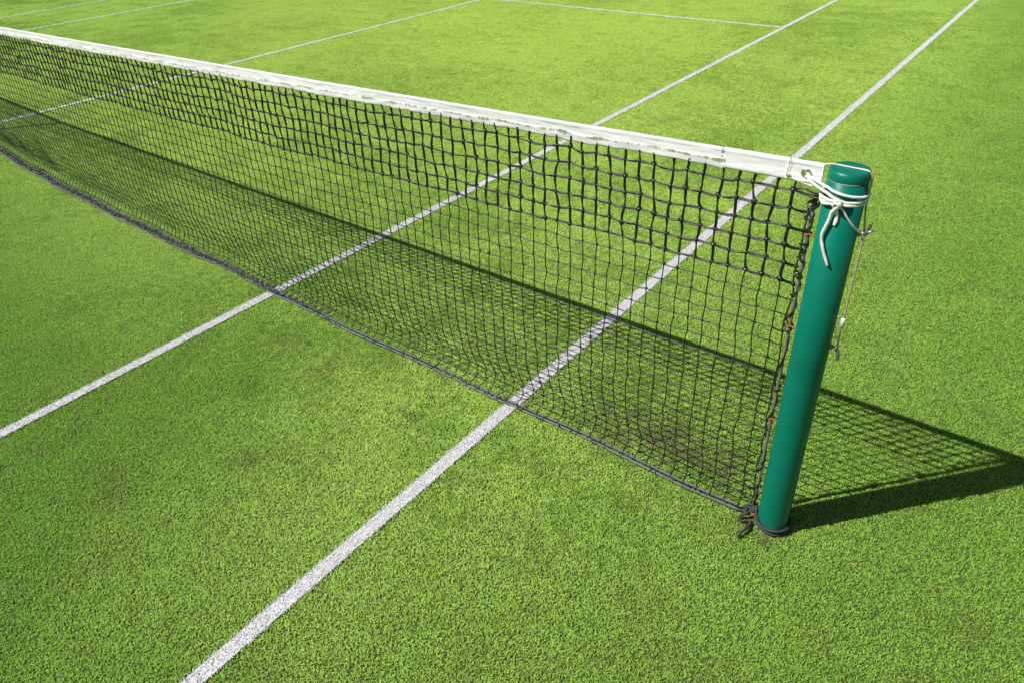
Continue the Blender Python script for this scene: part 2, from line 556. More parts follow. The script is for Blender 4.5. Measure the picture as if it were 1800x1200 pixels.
def canvas_material(name, base, stains=True, weave=True):
    m, nt, b = new_mat(name)
    uv = N(nt, 'UVMap', uv_map='strip').outputs[0]
    pos = N(nt, 'NewGeometry').outputs['Position']
    col = mix(nt, ramp(nt, noise(nt, pos, 14.0, 4, 0.6), [(0.35, 0.0), (0.7, 1.0)]), base, tuple(c*0.88 for c in base))
    sep = N(nt, 'SeparateXYZ')
    nt.links.new(uv, sep.inputs[0])
    U, V = sep.outputs[0], sep.outputs[1]
    if stains:
        # mould along the worn crease: long thin patches that wander with U
        mp = N(nt, 'Mapping')
        mp.inputs['Scale'].default_value = (1.0, 0.0, 0.0)
        nt.links.new(uv, mp.inputs[0])
        wander = noise(nt, mp.outputs[0], 5.0, 4, 0.6)
        thick = noise(nt, mp.outputs[0], 16.0, 4, 0.7)
        line = mathn(nt, 'ADD', 0.50, mathn(nt, 'MULTIPLY', wander, 0.24))
        dist = mathn(nt, 'ABSOLUTE', mathn(nt, 'SUBTRACT', V, line))
        wid = ramp(nt, thick, [(0.42, 0.010), (0.70, 0.150)])
        grain = noise(nt, pos, 90.0, 3, 0.7)
        dd = mathn(nt, 'ADD', dist, mathn(nt, 'MULTIPLY', mathn(nt, 'SUBTRACT', grain, 0.5), 0.07))
        st = mathn(nt, 'MULTIPLY', mathn(nt, 'LESS_THAN', dd, wid), ramp(nt, thick, [(0.42, 0.0), (0.54, 0.9)]))
        # grime gets heavier towards the post
        st = mathn(nt, 'MULTIPLY', st, ramp(nt, mathn(nt, 'MULTIPLY', U, 1/6.4), [(0.3, 0.35), (0.85, 1.0)]))
        col = mix(nt, st, col, (0.16, 0.17, 0.11))
        # frayed lower hem shows a slightly greyer cloth
        col = mix(nt, mathn(nt, 'MULTIPLY', mathn(nt, 'GREATER_THAN', V, line), 0.18), col, (0.55, 0.56, 0.53))
    # rows of stitches
    for v0 in (0.20, 0.235):
        dv = mathn(nt, 'LESS_THAN', mathn(nt, 'ABSOLUTE', mathn(nt, 'SUBTRACT', V, v0)), 0.008)
        du = mathn(nt, 'GREATER_THAN', mathn(nt, 'FRACT', mathn(nt, 'MULTIPLY', U, 260.0)), 0.55)
        col = mix(nt, mathn(nt, 'MULTIPLY', mathn(nt, 'MULTIPLY', dv, du), 0.35), col, (0.35, 0.35, 0.33))
    nt.links.new(col, b.inputs['Base Color'])
    b.inputs['Roughness'].default_value = 0.75
    b.inputs['Specular IOR Level'].default_value = 0.2
    mp2 = N(nt, 'Mapping')
    mp2.inputs['Scale'].default_value = (22.0, 3.0, 1.0)
    nt.links.new(uv, mp2.inputs[0])
    wr = noise(nt, mp2.outputs[0], 1.0, 4, 0.6)
    hh = mathn(nt, 'ADD', mathn(nt, 'MULTIPLY', wr, 1.0), mathn(nt, 'MULTIPLY', noise(nt, pos, 900.0, 2), 0.25 if weave else 0.1))
    bump(nt, b, hh, 0.55, 0.003)
    return m
M_TAPE = canvas_material('white_canvas', (0.70, 0.68, 0.69))
M_SLEEVE = canvas_material('white_vinyl', (0.725, 0.705, 0.715), stains=False)

# ------------------------------------------------------------------ net shape
def y_top(x): return 0.065 + 0.0145*x
def z_top(x):
    x = np.abs(x)
    return 0.918 + 0.0215*x + 0.00085*x*x
TAPE_H = 0.0505
XB = [-6.4, -3.0, 0.0, 0.767, 1.857, 2.613, 3.227, 3.728, 4.116, 4.575, 5.057, 5.475, 5.701, 5.916, 6.113, 6.291, 6.33]
YB = [-0.03, 0.03, 0.08, 0.080, 0.045, 0.047, 0.055, 0.074, 0.078, 0.080, 0.101, 0.119, 0.126, 0.133, 0.138, 0.147, 0.150]
def y_bot(x): return np.interp(x, XB, YB) + 0.004*np.sin(np.asarray(x)*9.0)
Z_BOT = 0.019
NR = 22                     # mesh rows
PX, PY, PR = 6.3837, 0.1575, 0.0412     # post axis and radius
XEND = 6.2827

ncol = 297
cols = XEND - 0.0424*np.arange(ncol)
def vnoise(x, seed, freq):
    """smooth value noise"""
    g = np.random.default_rng(seed)
    tab = g.uniform(-1, 1, 4096)
    t = np.asarray(x)*freq + 1000.0
    i = np.floor(t).astype(int)
    fr = t - i
    fr = fr*fr*(3 - 2*fr)
    return tab[i % 4096]*(1 - fr) + tab[(i + 1) % 4096]*fr

def profile(x):
    """NR+1 points (y, z) of the hanging mesh at x, first below the tape, last at the bottom rope"""
    y0, z0 = y_top(x), z_top(x) - TAPE_H - 0.019
    y1, z1 = float(y_bot(x)), Z_BOT
    direct = z0 - z1
    full = NR*0.0457
    L = direct + max(0.004, (full - direct)*0.30)
    t = np.linspace(0, 1, 160)
    gk = t**11*(1 - t)**0.7
    gk = gk/gk.max()
    lo, hi = 0.0, 0.4
    for _ in range(22):
        A = 0.5*(lo + hi)
        yy = y0 + (y1 - y0)*t**1.5 + A*gk
        zz = z0 + (z1 - z0)*t
        s = np.hypot(np.diff(yy), np.diff(zz)).sum()
        if s < L: lo = A
        else: hi = A
    cs = np.r_[0, np.cumsum(np.hypot(np.diff(yy), np.diff(zz)))]
    sv = np.linspace(0, cs[-1], NR + 1)
    return np.interp(sv, cs, yy), np.interp(sv, cs, zz)

NODE = np.zeros((NR + 1, ncol, 3))
rows = np.arange(NR + 1)
for j, x in enumerate(cols):
    yy, zz = profile(x)
    NODE[:, j, 0] = x
    NODE[:, j, 1] = yy
    NODE[:, j, 2] = zz
for i in range(NR + 1):
    fade = 1.0 if i < NR - 1 else (0.4 if i == NR - 1 else 0.1)
    NODE[i, :, 0] += fade*(0.0030*vnoise(cols, 50 + i//2, 9.0) + 0.0018*rng.normal(0, 1, ncol))
    NODE[i, :, 2] += fade*(0.0030*vnoise(cols, 150 + i//3, 7.0) + 0.0014*rng.normal(0, 1, ncol))
    NODE[i, :, 1] += fade*(0.0045*vnoise(cols, 250 + i//4, 5.0))
    # the mesh drifts towards the post above the bottom rope
    tt = i/NR
    hump = math.exp(-((tt - 0.93)/0.055)**2)
    NODE[i, :, 0] += 0.026*hump*np.exp(-((cols - 5.25)/0.8)**2)
# columns share a gentle sway
sway = 0.004*vnoise(cols, 31, 3.0)
NODE[:, :, 0] += sway[None, :]*np.sin(rows/NR*math.pi)[:, None]*1.5
# uneven hanging under the tape
drop = 0.0045*rng.normal(0, 1, ncol)*np.where(rng.uniform(0, 1, ncol) < 0.5, 1, 0.3)
for i in range(4):
    NODE[i, :, 2] -= np.abs(drop)*(1 - i/4)
    NODE[i, :, 0] += 0.004*rng.normal(0, 1, ncol)*(1 - i/4)*0.6
# a tug in the thick mesh left of the centre of the picture
tug = np.exp(-((cols - 3.98)/0.10)**2)
for i in range(7):
    NODE[i, :, 2] += 0.010*tug*(1 if i > 0 else 0.3)
    NODE[i, :, 0] += 0.014*tug

# edge knots laced on the bar
BARX, BARY = 6.3235, 0.1690
edge = NODE[:, 0, :].copy()
edge[:, 0] = BARX - 0.010 + 0.002*rng.normal(0, 1, NR + 1)
edge[:, 1] = BARY - 0.004
edge[:, 2] -= 0.006 + 0.004*rng.uniform(0, 1, NR + 1)
edge[0] = (PX - PR - 0.003, PY - 0.006, edge[0, 2] + 0.001)

net = empty('tennis_net', (0.0, float(y_top(0.0)), 0.0))
tag(net, 'sagging black knotted tennis net under a worn white top band', 'tennis net')

THICK = 6
def dbl(mb, path, near):
    """two cords lying side by side, slowly turning round each other"""
    p = np.asarray(path)
    k = np.arange(len(p))
    th = 0.55*k + rng.uniform(0, 6)
    tan = np.gradient(p, axis=0)
    tan /= np.linalg.norm(tan, axis=1)[:, None]
    ref = np.array([0, 1.0, 0])
    a = np.cross(tan, ref)
    a /= np.linalg.norm(a, axis=1)[:, None]
    off = 0.00185*(np.cos(th)[:, None]*a + np.sin(th)[:, None]*ref[None, :])
    for s in (1, -1):
        mb.tube(p + s*off, 0.00205, 6 if near else 4, caps=False)

def sag_path(nodes, sag, wob, nsub=3):
    """polyline through knots with slack between them"""
    out = []
    for a, b in zip(nodes[:-1], nodes[1:]):
        w = rng.normal(0, wob, 3)
        for s in range(nsub):
            t = s/nsub
            p = a + (b - a)*t + 4*t*(1 - t)*(w - np.array([0, 0, sag]))
            out.append(p)
    out.append(nodes[-1])
    return np.array(out)

NEARCOL = 150
for i in range(NR):
    mb = MB()
    nd = np.vstack([edge[i], NODE[i]])
    path = sag_path(nd, 0.0022, 0.0010, 3)
    if i < THICK:
        dbl(mb, path, True)
    else:
        mb.tube(path, 0.00172, 6, caps=False)
    mb.build('horizontal_cord', M_CORD, net)
for j in range(ncol):
    mb = MB()
    stub = NODE[0, j] + np.array([rng.normal(0, 0.003), 0, 0.030])
    stub[1] = y_top(cols[j])
    nd = np.vstack([stub, NODE[:, j]])
    near = j < NEARCOL
    pa = sag_path(nd[:THICK + 1], 0.0, 0.0011, 3)
    pb = sag_path(nd[THICK:], 0.0, 0.0009, 3 if near else 2)
    dbl(mb, pa, near)
    mb.tube(pb, 0.00172, 6 if near else 4, caps=False)
    mb.build('vertical_cord', M_CORD, net)
# edge cord down the side of the mesh
mb = MB()
mb.tube(sag_path(edge[1:], 0, 0.001, 3), 0.002, 6)
mb.build('edge_cord', M_CORD, net)

# knots
def knot_shape():
    # octahedron subdivided once, pushed to a lump
    v = [(1,0,0),(-1,0,0),(0,1,0),(0,-1,0),(0,0,1),(0,0,-1)]
    fcs = [(0,2,4),(2,1,4),(1,3,4),(3,0,4),(2,0,5),(1,2,5),(3,1,5),(0,3,5)]
    v = [np.array(p, float) for p in v]
    cache, out = {}, []
    def midp(a, b):
        key = (min(a, b), max(a, b))
        if key not in cache:
            m = v[a] + v[b]
            v.append(m/np.linalg.norm(m))
            cache[key] = len(v) - 1
        return cache[key]
    for a, b, c in fcs:
        ab, bc, ca = midp(a, b), midp(b, c), midp(c, a)
        out += [(a, ab, ca), (ab, b, bc), (ca, bc, c), (ab, bc, ca)]
    return np.array(v), np.array(out)
KV, KF = knot_shape()
kp = np.vstack([NODE[:NR].reshape(-1, 3), edge[1:]])
kr = np.concatenate([np.repeat(np.where(np.arange(NR) < THICK, 0.0066, 0.0040), ncol), np.where(np.arange(1, NR + 1) < THICK, 0.0052, 0.0038)])
kn = len(kp)
scl = kr[:, None]*rng.uniform(0.75, 1.25, (kn, 3))
lump = 1 + 0.22*rng.normal(0, 1, (kn, len(KV)))
KVv = kp[:, None, :] + KV[None]*lump[:, :, None]*scl[:, None, :]
KFf = (KF[None] + (np.arange(kn)*len(KV))[:, None, None]).reshape(-1, 3)
kob = link('knots', fast_mesh('knots', KVv.reshape(-1, 3), None, KFf, True), M_CORD, net)
kob['kind'] = 'stuff'

# ------------------------------------------------------------------ head band
def strip(name, mat, parent, x0, x1, dx, htop, hbot, front=0.004, back=0.004, wav=1.15, roll=0.0032, hem=True, seed=3, inset=0.0, hole=None):
    """folded cloth band: htop/hbot are offsets below z_top; closed cross-section"""
    xs = np.linspace(x0, x1, max(3, int((x1 - x0)/dx) + 1))
    # cross-section: v 0 (ridge) .. 1 (lower edge) on the front, then back up
    fv = np.array([0.0, 0.05, 0.12, 0.20, 0.24, 0.34, 0.46, 0.56, 0.60, 0.66, 0.80, 0.92, 1.0])
    th = np.interp(fv, [0, 0.05, 0.12, 0.2, 0.24, 0.34, 0.5, 0.56, 0.60, 0.66, 0.92, 1.0],
                   [0.0, roll*0.75, roll, roll*0.86, roll*0.72, roll*0.72, roll*0.62, roll*0.55, roll*0.95 if hem else roll*0.6, roll*0.92 if hem else roll*0.6, roll*0.7, 0.0012])
    nv = len(fv)
    V, UV = [], []
    for x in xs:
        w = wav*(0.0016*vnoise(x, seed, 7.0) + 0.0008*vnoise(x, seed + 1, 31.0))
        wb = wav*(0.0016*vnoise(x, seed + 2, 11.0) + 0.0016*vnoise(x, seed + 3, 47.0))
        zt = z_top(x) - htop
        zb = z_top(x) - hbot + wb
        for side in (-1, 1):
            for k in range(nv):
                v = fv[k]
                y = y_top(x) + side*(th[k] + inset) + w*v + wav*0.0011*vnoise(x + v*3, seed + 5, 23.0)*min(1, v*2)
                z = zt + (zb - zt)*v + wav*0.0012*vnoise(x, seed + 7 + k//4, 19.0)*math.sin(v*math.pi)
                V.append((x, y, z))
                UV.append((x, v))
    n2 = 2*nv
    nx = len(xs)
    Q = []
    order = list(range(nv)) + [nv + k for k in range(nv - 1, -1, -1)]
    for i in range(nx - 1):
        for k in range(len(order)):
            a_, b_ = order[k], order[(k + 1) % len(order)]
            Q.append((i*n2 + a_, (i+1)*n2 + a_, (i+1)*n2 + b_, i*n2 + b_))
    for i, fl in ((0, False), (nx - 1, True)):
        for k in range(nv - 1):
            q = (i*n2 + k, i*n2 + k + 1, i*n2 + nv + k + 1, i*n2 + nv + k)
            Q.append(q if fl else q[::-1])
    if hole:
        Va, Qa = np.array(V), np.array(Q)
        c = Va[Qa].mean(1)
        Q = Qa[np.hypot(c[:, 0] - hole[0], c[:, 2] - hole[1]) > hole[2]]
    me = fast_mesh(name, V, Q, None, True)
    uvl = me.uv_layers.new(name='strip')
    li = np.zeros(len(me.loops), dtype=np.int32)
    me.loops.foreach_get('vertex_index', li)
    uvl.data.foreach_set('uv', np.asarray(UV, dtype=np.float32)[li].ravel())
    return link(name, me, mat, parent)

band = strip('headband', M_TAPE, net, -6.33, 6.118, 0.012, 0.0, TAPE_H)
tag(band, 'worn white canvas top band with mould along its crease')
sleeve = strip('sleeve', M_SLEEVE, band, 6.108, 6.262, 0.01, -0.0005, TAPE_H - 0.001, wav=0.4, roll=0.0046, hem=False, seed=40)
flap = strip('end_flap', M_SLEEVE, band, 6.258, 6.3325, 0.0025, 0.0005, TAPE_H - 0.006, wav=0.9, roll=0.0044, hem=False, seed=60, hole=(6.2992, 1.0589, 0.0072))
# dark seam thread round the sleeve's end, frayed strands under the flap
mb = MB()
for xs_ in (6.2625,):
    pth = [(xs_, y_top(xs_) - 0.0001 - t_, z_top(xs_) + z_) for t_, z_ in ((0.0, 0.002), (0.0068, -0.002), (0.0090, -0.006), (0.0082, -0.012), (0.0067, -0.02), (0.0062, -0.03), (0.0056, -0.044), (0.002, -0.0475))]
    mb.tube(smooth_path(pth, 4), 0.0005, 5)
mb.build('seam', simple_mat('dark_thread', (0.05, 0.05, 0.045), 0.8, var=0.3), band)
mb = MB()
for k in range(5):
    z0 = -0.036 - 0.0028*k
    x0 = 6.264 + 0.004*k
    pth = [(x0 + s*0.066*(0.8 + 0.05*k), y_top(6.3) - 0.0065 + 0.001*math.sin(7*s + k), z_top(6.3) + z0 - 0.006*s + 0.002*math.sin(5*s + 2*k)) for s in np.linspace(0, 1, 9)]
    mb.tube(pth, 0.0018 + 0.0004*(k % 3), 6)
mb.build('frayed_hem', simple_mat('frayed_canvas', (0.74, 0.74, 0.71), 0.85, var=0.25, scale=200, bumps=0.4), band)
# grommet
GX_, GZ_ = 6.2992, 1.0589
GY_ = y_top(GX_) - 0.0042
mb = MB()
prof = []
for t_ in np.linspace(0, 2*math.pi, 15):
    prof.append((0.0085 + 0.0028*math.cos(t_), 0.0016*math.sin(t_)))
mb.lathe(prof, (GX_, GY_, GZ_), 'y', 28, (False, False))
mb.build('grommet', simple_mat('nickel', (0.62, 0.60, 0.52), 0.3, 0.9, var=0.3, scale=120), band)
# ------------------------------------------------------------------ bottom ropes
xb = np.arange(-6.3, 6.318, 0.02)
yb = y_bot(xb)
zb = Z_BOT + 0.004*vnoise(xb, 77, 1.7) - 0.004
mb = MB()
lay = np.interp(xb, [3.2, 4.5], [1.0, 0.0])
p0 = np.stack([xb, yb + 0.004 + 0.024*lay, np.maximum(zb + 0.003, 0.013)], 1)
sel = xb >= -0.2
strands(mb, p0[sel], 0.0043, 3, 0.015, 5, 0.003)
brope = mb.build('bottom_rope', M_ROPE, net)
mb = MB()
mb.tube(p0[~sel][:-0 or None], 0.0050, 6)
wv = 0.0045*vnoise(xb, 78, 6.0) + 0.002*vnoise(xb, 79, 17.0)
p1 = np.stack([xb, yb - 0.006 - 0.004*lay + wv*(1 + 0.8*lay), np.maximum(zb - 0.003 - wv*0.4, 0.0115)], 1)
mb.tube(p1, 0.0037 + 0.0006*vnoise(xb, 83, 25.0), 7)
mb.build('lead_cord', M_LEAD, brope)
# bunched mesh along the bottom further out: spare loops gathered on the rope
mb = MB()
for j in range(ncol):
    x = cols[j]
    if x > 6.2 or x < -2: continue
    k = 1 if x > 4.4 else 3
    ly = float(np.interp(x, [3.2, 4.5], [1.0, 0.0]))
    for _ in range(k):
        a0 = rng.uniform(-0.02, 0.02)
        yc = float(y_bot(x)) + ly*rng.uniform(0.0, 0.030)
        rr_ = rng.uniform(0.007, 0.010)
        ph = rng.uniform(0, 6.28)
        lp = [(x + a0 + 0.010*math.sin(t_ + ph), yc - 0.001 + rr_*math.cos(t_)*1.2, 0.0165 + rr_*0.75*math.sin(t_)) for t_ in np.linspace(0, 2*math.pi, 9)[:-1]]
        mb.tube(lp, 0.0017, 4, closed=True)
    if x < 4.5:
        # slack row folded onto the rope
        for _ in range(2):
            xa = x + rng.uniform(-0.02, 0.02)
            pth = [(xa + s*0.05, float(y_bot(xa)) + rng.uniform(-0.010, 0.012 + 0.026*ly), rng.uniform(0.012, 0.028)) for s in np.linspace(0, 1, 4)]
            mb.tube(pth, 0.0022, 4)
        mb.tube([(x, float(y_bot(x)) - 0.012, 0.011), (x + 0.006, float(y_bot(x)) + 0.012, 0.017), (x + 0.003, float(y_bot(x)) + 0.034, 0.022)], 0.0022, 5)
gob = mb.build('gathered_mesh', simple_mat('faded_cord', (0.075, 0.075, 0.08), 0.5, var=0.8, scale=70), net)
gob['kind'] = 'stuff'

# tie at the foot of the post
mb = MB()
yn = PY
loop = []
for t_ in np.linspace(-195, 165, 46):
    rr_ = PR + 0.0055
    z_ = 0.013 + 0.003*math.sin(math.radians(t_)*2)
    loop.append((PX + rr_*math.cos(math.radians(t_)), PY + rr_*math.sin(math.radians(t_)), z_ + 0.004*max(0, math.cos(math.radians(t_ + 170)))))
start = [(6.318, 0.149, 0.020), (6.330, 0.146, 0.030)]
strands(mb, smooth_path(start + loop, 3), 0.0041, 3, 0.014, 5, 0.0025)
loop2 = []
for t_ in np.linspace(-170, 150, 40):
    rr_ = PR + 0.0058
    loop2.append((PX + rr_*math.cos(math.radians(t_)), PY + rr_*math.sin(math.radians(t_)), 0.0280 + 0.003*math.sin(math.radians(t_)) + 0.018*max(0, math.cos(math.radians(t_ + 178)))**3))
strands(mb, smooth_path([(6.322, 0.150, 0.034)] + loop2, 3), 0.0041, 3, 0.014, 5, 0.0025, 1.0)
# knot lump and loose ends
strands(mb, smooth_path([(6.300, 0.152, 0.022), (6.318, 0.158, 0.040), (6.332, 0.148, 0.036), (6.322, 0.138, 0.022), (6.308, 0.147, 0.018), (6.316, 0.157, 0.030), (6.330, 0.142, 0.022)], 6), 0.0043, 3, 0.014, 5, 0.0025)
strands(mb, smooth_path([(6.326, 0.140, 0.024), (6.318, 0.127, 0.030), (6.306, 0.122, 0.018), (6.304, 0.113, 0.012), (6.314, 0.108, 0.012), (6.326, 0.118, 0.014)], 6), 0.0041, 3, 0.014, 5, 0.0025)
strands(mb, smooth_path([(6.334, 0.122, 0.016), (6.339, 0.106, 0.014), (6.337, 0.088, 0.018), (6.331, 0.068, 0.018), (6.327, 0.050, 0.012)], 6), 0.0041, 3, 0.014, 5, 0.0025)
tie = mb.build('foot_tie', simple_mat('dark_rope', (0.03, 0.031, 0.033), 0.5, var=0.5, scale=160, bumps=0.3, bscale=900), net)

# ------------------------------------------------------------------ post
post = empty('net_post', (PX, PY, 0.0))
tag(post, 'round dark green painted steel net post with a flat cap', 'net post')
def paint_material():
    m, nt, b = new_mat('green_paint')
    pos = N(nt, 'NewGeometry').outputs['Position']
    n = noise(nt, pos, 9.0, 4, 0.6)
    col = mix(nt, ramp(nt, n, [(0.35, 0.0), (0.7, 1.0)]), (0.0, 0.128, 0.086), (0.0005, 0.108, 0.070))
    chips = noise(nt, pos, 95.0, 3, 0.7)
    col = mix(nt, ramp(nt, chips, [(0.76, 0.0), (0.79, 0.7)]), col, (0.20, 0.26, 0.20))
    # grime splashed up near the ground
    sep = N(nt, 'SeparateXYZ')
    nt.links.new(pos, sep.inputs[0])
    sp = mathn(nt, 'MULTIPLY', noise(nt, pos, 60.0, 4, 0.7), ramp(nt, sep.outputs[2], [(0.0, 1.0), (0.10, 0.0)]))
    col = mix(nt, ramp(nt, sp, [(0.3, 0.0), (0.55, 0.8)]), col, (0.10, 0.11, 0.05))
    nt.links.new(col, b.inputs['Base Color'])
    nt.links.new(ramp(nt, noise(nt, pos, 30.0, 3), [(0.3, 0.30), (0.7, 0.42)]), b.inputs['Roughness'])
    b.inputs['Specular IOR Level'].default_value = 0.24
    bump(nt, b, noise(nt, pos, 160.0, 3), 0.06, 0.001)
    return m
M_PAINT = paint_material()
ZC = 1.0655
mb = MB()
mb.lathe([(PR, -0.2), (PR, 0.25), (PR, 0.6), (PR, ZC - 0.001), (PR - 0.0025, ZC)], (PX, PY, 0), 'z', 64, (False, True))
mb.build('tube', M_PAINT, post)
mb = MB()
ZT = 1.0880
mb.lathe([(PR - 0.003, ZC + 0.0002), (PR - 0.0004, ZC + 0.0008), (PR + 0.0002, ZC + 0.002), (PR - 0.0006, ZT - 0.0045), (PR - 0.0010, ZT - 0.0040), (PR - 0.0022, ZT - 0.0014), (PR - 0.0044, ZT - 0.0002), (PR - 0.0050, ZT), (PR - 0.0056, ZT), (0.02, ZT)], (PX, PY, 0), 'z', 64, (True, True))
cap = mb.build('cap', M_PAINT, post)
# pale line of bare metal where cap and tube meet
mb = MB()
arc = [(PX + (PR + 0.0002)*math.cos(math.radians(t_)), PY + (PR + 0.0002)*math.sin(math.radians(t_)), ZC + 0.0004) for t_ in range(-150, -40, 6)]
mb.tube(arc, np.interp(np.arange(len(arc)), [0, 6, 12, len(arc) - 1], [0.0002, 0.0005, 0.0009, 0.0003]), 5)
mb.build('cap_joint', simple_mat('chipped_edge', (0.46, 0.47, 0.38), 0.6, var=0.4, scale=150), cap)

M_BAR = simple_mat('weathered_bar', (0.20, 0.20, 0.165), 0.55, 0.25, var=0.5, scale=50, bumps=0.2, bscale=300, col2=(0.115, 0.12, 0.085))
mb = MB()
mb.tube([(BARX, BARY, z_) for z_ in np.linspace(1.012, 0.035, 12)], 0.0042, 14)
mb.build('lacing_bar', M_BAR, post)
M_RUST = simple_mat('rust', (0.26, 0.09, 0.035), 0.8, var=0.5, scale=240, bumps=0.6, bscale=700, col2=(0.12, 0.035, 0.015))
for z_ in (0.914, 0.664, 0.366, 0.030):
    mb = MB()
    hk = [(PX - PR + 0.004, PY - 0.001, z_), (BARX + 0.006, BARY - 0.0045, z_ + 0.001), (BARX, BARY - 0.0072, z_), (BARX - 0.0065, BARY - 0.003, z_ - 0.0005), (BARX - 0.0065, BARY + 0.004, z_), (BARX, BARY + 0.0075, z_), (BARX + 0.007, BARY + 0.005, z_)]
    mb.tube(smooth_path(hk, 6), 0.0026 if z_ > 0.1 else 0.0048, 8)
    if z_ < 0.1:
        mb.tube(smooth_path([(PX - PR + 0.004, PY - 0.012, 0.022), (6.334, 0.140, 0.024), (6.326, 0.136, 0.020)], 5), 0.0052, 8)
    tag(mb.build('rusty_hook', M_RUST, post), 'rusty steel hook')

M_STEEL = simple_mat('zinc_steel', (0.36, 0.36, 0.37), 0.38, 0.85, var=0.45, scale=130, bumps=0.2)
M_DULL = simple_mat('dull_steel', (0.20, 0.185, 0.175), 0.5, 0.6, var=0.4, scale=110, bumps=0.3)
def hook_bolt(z_, up):
    mb = MB()
    s = 1 if up else -1
    pth = [(PX + PR - 0.004, PY, z_), (PX + PR + 0.011, PY, z_ - 0.001*s), (PX + PR + 0.0175, PY, z_ + 0.003*s), (PX + PR + 0.0200, PY, z_ + 0.010*s), (PX + PR + 0.0215, PY, z_ + 0.029*s)]
    mb.tube(smooth_path(pth, 6), 0.0036, 10)
    h = mb.build('hook_bolt', M_DULL, post)
    mb = MB()
    mb.lathe([(0.0085, 0.0), (0.0085, 0.0012), (0.0070, 0.0014), (0.0070, 0.0068), (0.0060, 0.0072)], (PX + PR - 0.0008, PY, z_), 'x', 6, (True, True))
    mb.build('nut', M_STEEL, h, smooth=False)
    return h
hu = hook_bolt(0.9500, True)
hl = hook_bolt(0.6510, False)
mb = MB()
mb.tube([(PX + PR + 0.016, PY - 0.003, 0.9545), (PX + PR + 0.030, PY + 0.001, 0.9635)], 0.0027, 8)
mb.build('cross_pin', M_STEEL, hu)

# lacing of the net on the bar
mb = MB()
zs = np.linspace(1.000, 0.060, 460)
turn = np.interp(zs, [0.06, 0.20, 0.36, 0.46, 0.66, 0.72, 0.80, 1.0], [0, 2.0, 2.6, 3.3, 4.3, 5.0, 6.5, 10.0])*2*math.pi
rad = 0.0062 + 0.002*np.maximum(0, vnoise(zs, 91, 16.0))
lace = np.stack([BARX - 0.003 + rad*1.15*np.cos(turn), BARY + rad*np.sin(turn), zs + 0.003*np.sin(turn)], 1)
mb.tube(lace, 0.0022, 6)
for k in range(9):
    z_ = [0.985, 0.955, 0.925, 0.885, 0.845, 0.805, 0.655, 0.470, 0.205][k]
    lp = [(BARX - 0.004 + 0.0095*math.cos(t_), BARY + 0.0088*math.sin(t_), z_ + 0.006*math.sin(t_ + k)) for t_ in np.linspace(0, 2*math.pi, 12)[:-1]]
    mb.tube(lp, 0.0023, 6, closed=True)
mb.tube(smooth_path([(BARX - 0.006, BARY - 0.006, 0.990), (BARX + 0.006, BARY - 0.008, 1.012), (BARX + 0.012, BARY - 0.008, 1.008), (BARX + 0.012, BARY - 0.009, 0.990), (BARX + 0.004, BARY - 0.009, 0.978)], 6), 0.0026, 6)
mb.tube(smooth_path([tuple(NODE[0, 0]), (6.300, 0.151, 1.024), (6.322, 0.150, 1.020), (6.338, 0.150, 1.014)], 5), 0.0022, 6)
mb.build('lacing_cord', M_CORD, net)

# ------------------------------------------------------------------ tension cable over the cap and down to the lower hook
M_CABLE = simple_mat('coated_cable', (0.40, 0.34, 0.23), 0.55, var=0.4, scale=90, bumps=0.2, col2=(0.22, 0.19, 0.12))
M_CABLEW = simple_mat('pale_cable', (0.66, 0.66, 0.56), 0.5, var=0.3, scale=150)
cab = empty('tension_cable', (PX + PR + 0.012, PY, 0.66))
tag(cab, 'thin coated steel cable over the green cap and down the post', 'cable')
yx = lambda x: PY + 0.0145*(x - PX)
mb = MB()
mb.tube(smooth_path([(6.300, yx(6.300), 1.081), (6.325, yx(6.325), 1.0835), (6.340, yx(6.340), 1.0875), (6.352, yx(6.352), 1.0895), (PX, PY, 1.0895), (6.412, yx(6.412), 1.0895), (6.4205, yx(6.4205), 1.0880)], 6), 0.0017, 8)
mb.build('cap_run', M_CABLEW, cab)
mb = MB()
mb.tube(smooth_path([(6.4205, yx(6.42), 1.0880), (6.4268, PY, 1.080), (6.4285, PY, 1.060), (6.4275, PY, 1.030), (6.4320, PY, 0.990), (6.4365, PY + 0.0035, 0.955), (6.4385, PY, 0.92), (6.4390, PY, 0.80), (6.4395, PY, 0.733)], 6), 0.0022, 8)
mb.build('long_run', M_CABLE, cab)
mb = MB()
mb.lathe([(0.0030, 0.0), (0.0052, 0.0008), (0.0055, 0.018), (0.0048, 0.0235), (0.0025, 0.0238)], (6.4392, PY, 0.7125), 'z', 14)
mb.build('ferrule', simple_mat('white_plastic', (0.72, 0.74, 0.70), 0.45, var=0.2, scale=200), cab)
mb = MB()
mb.tube([(6.4390, PY, 0.714), (6.4392, PY, 0.690), (6.4396, PY, 0.660)], 0.0018, 8)
lp = [(6.4398 + 0.0012*math.sin(t_), PY + 0.0046*math.sin(t_), 0.6505 + 0.0062*math.cos(t_)) for t_ in np.linspace(0, 2*math.pi, 17)[:-1]]
mb.tube(lp, 0.0017, 8, closed=True)
mb.build('wire_loop', M_DULL, cab)

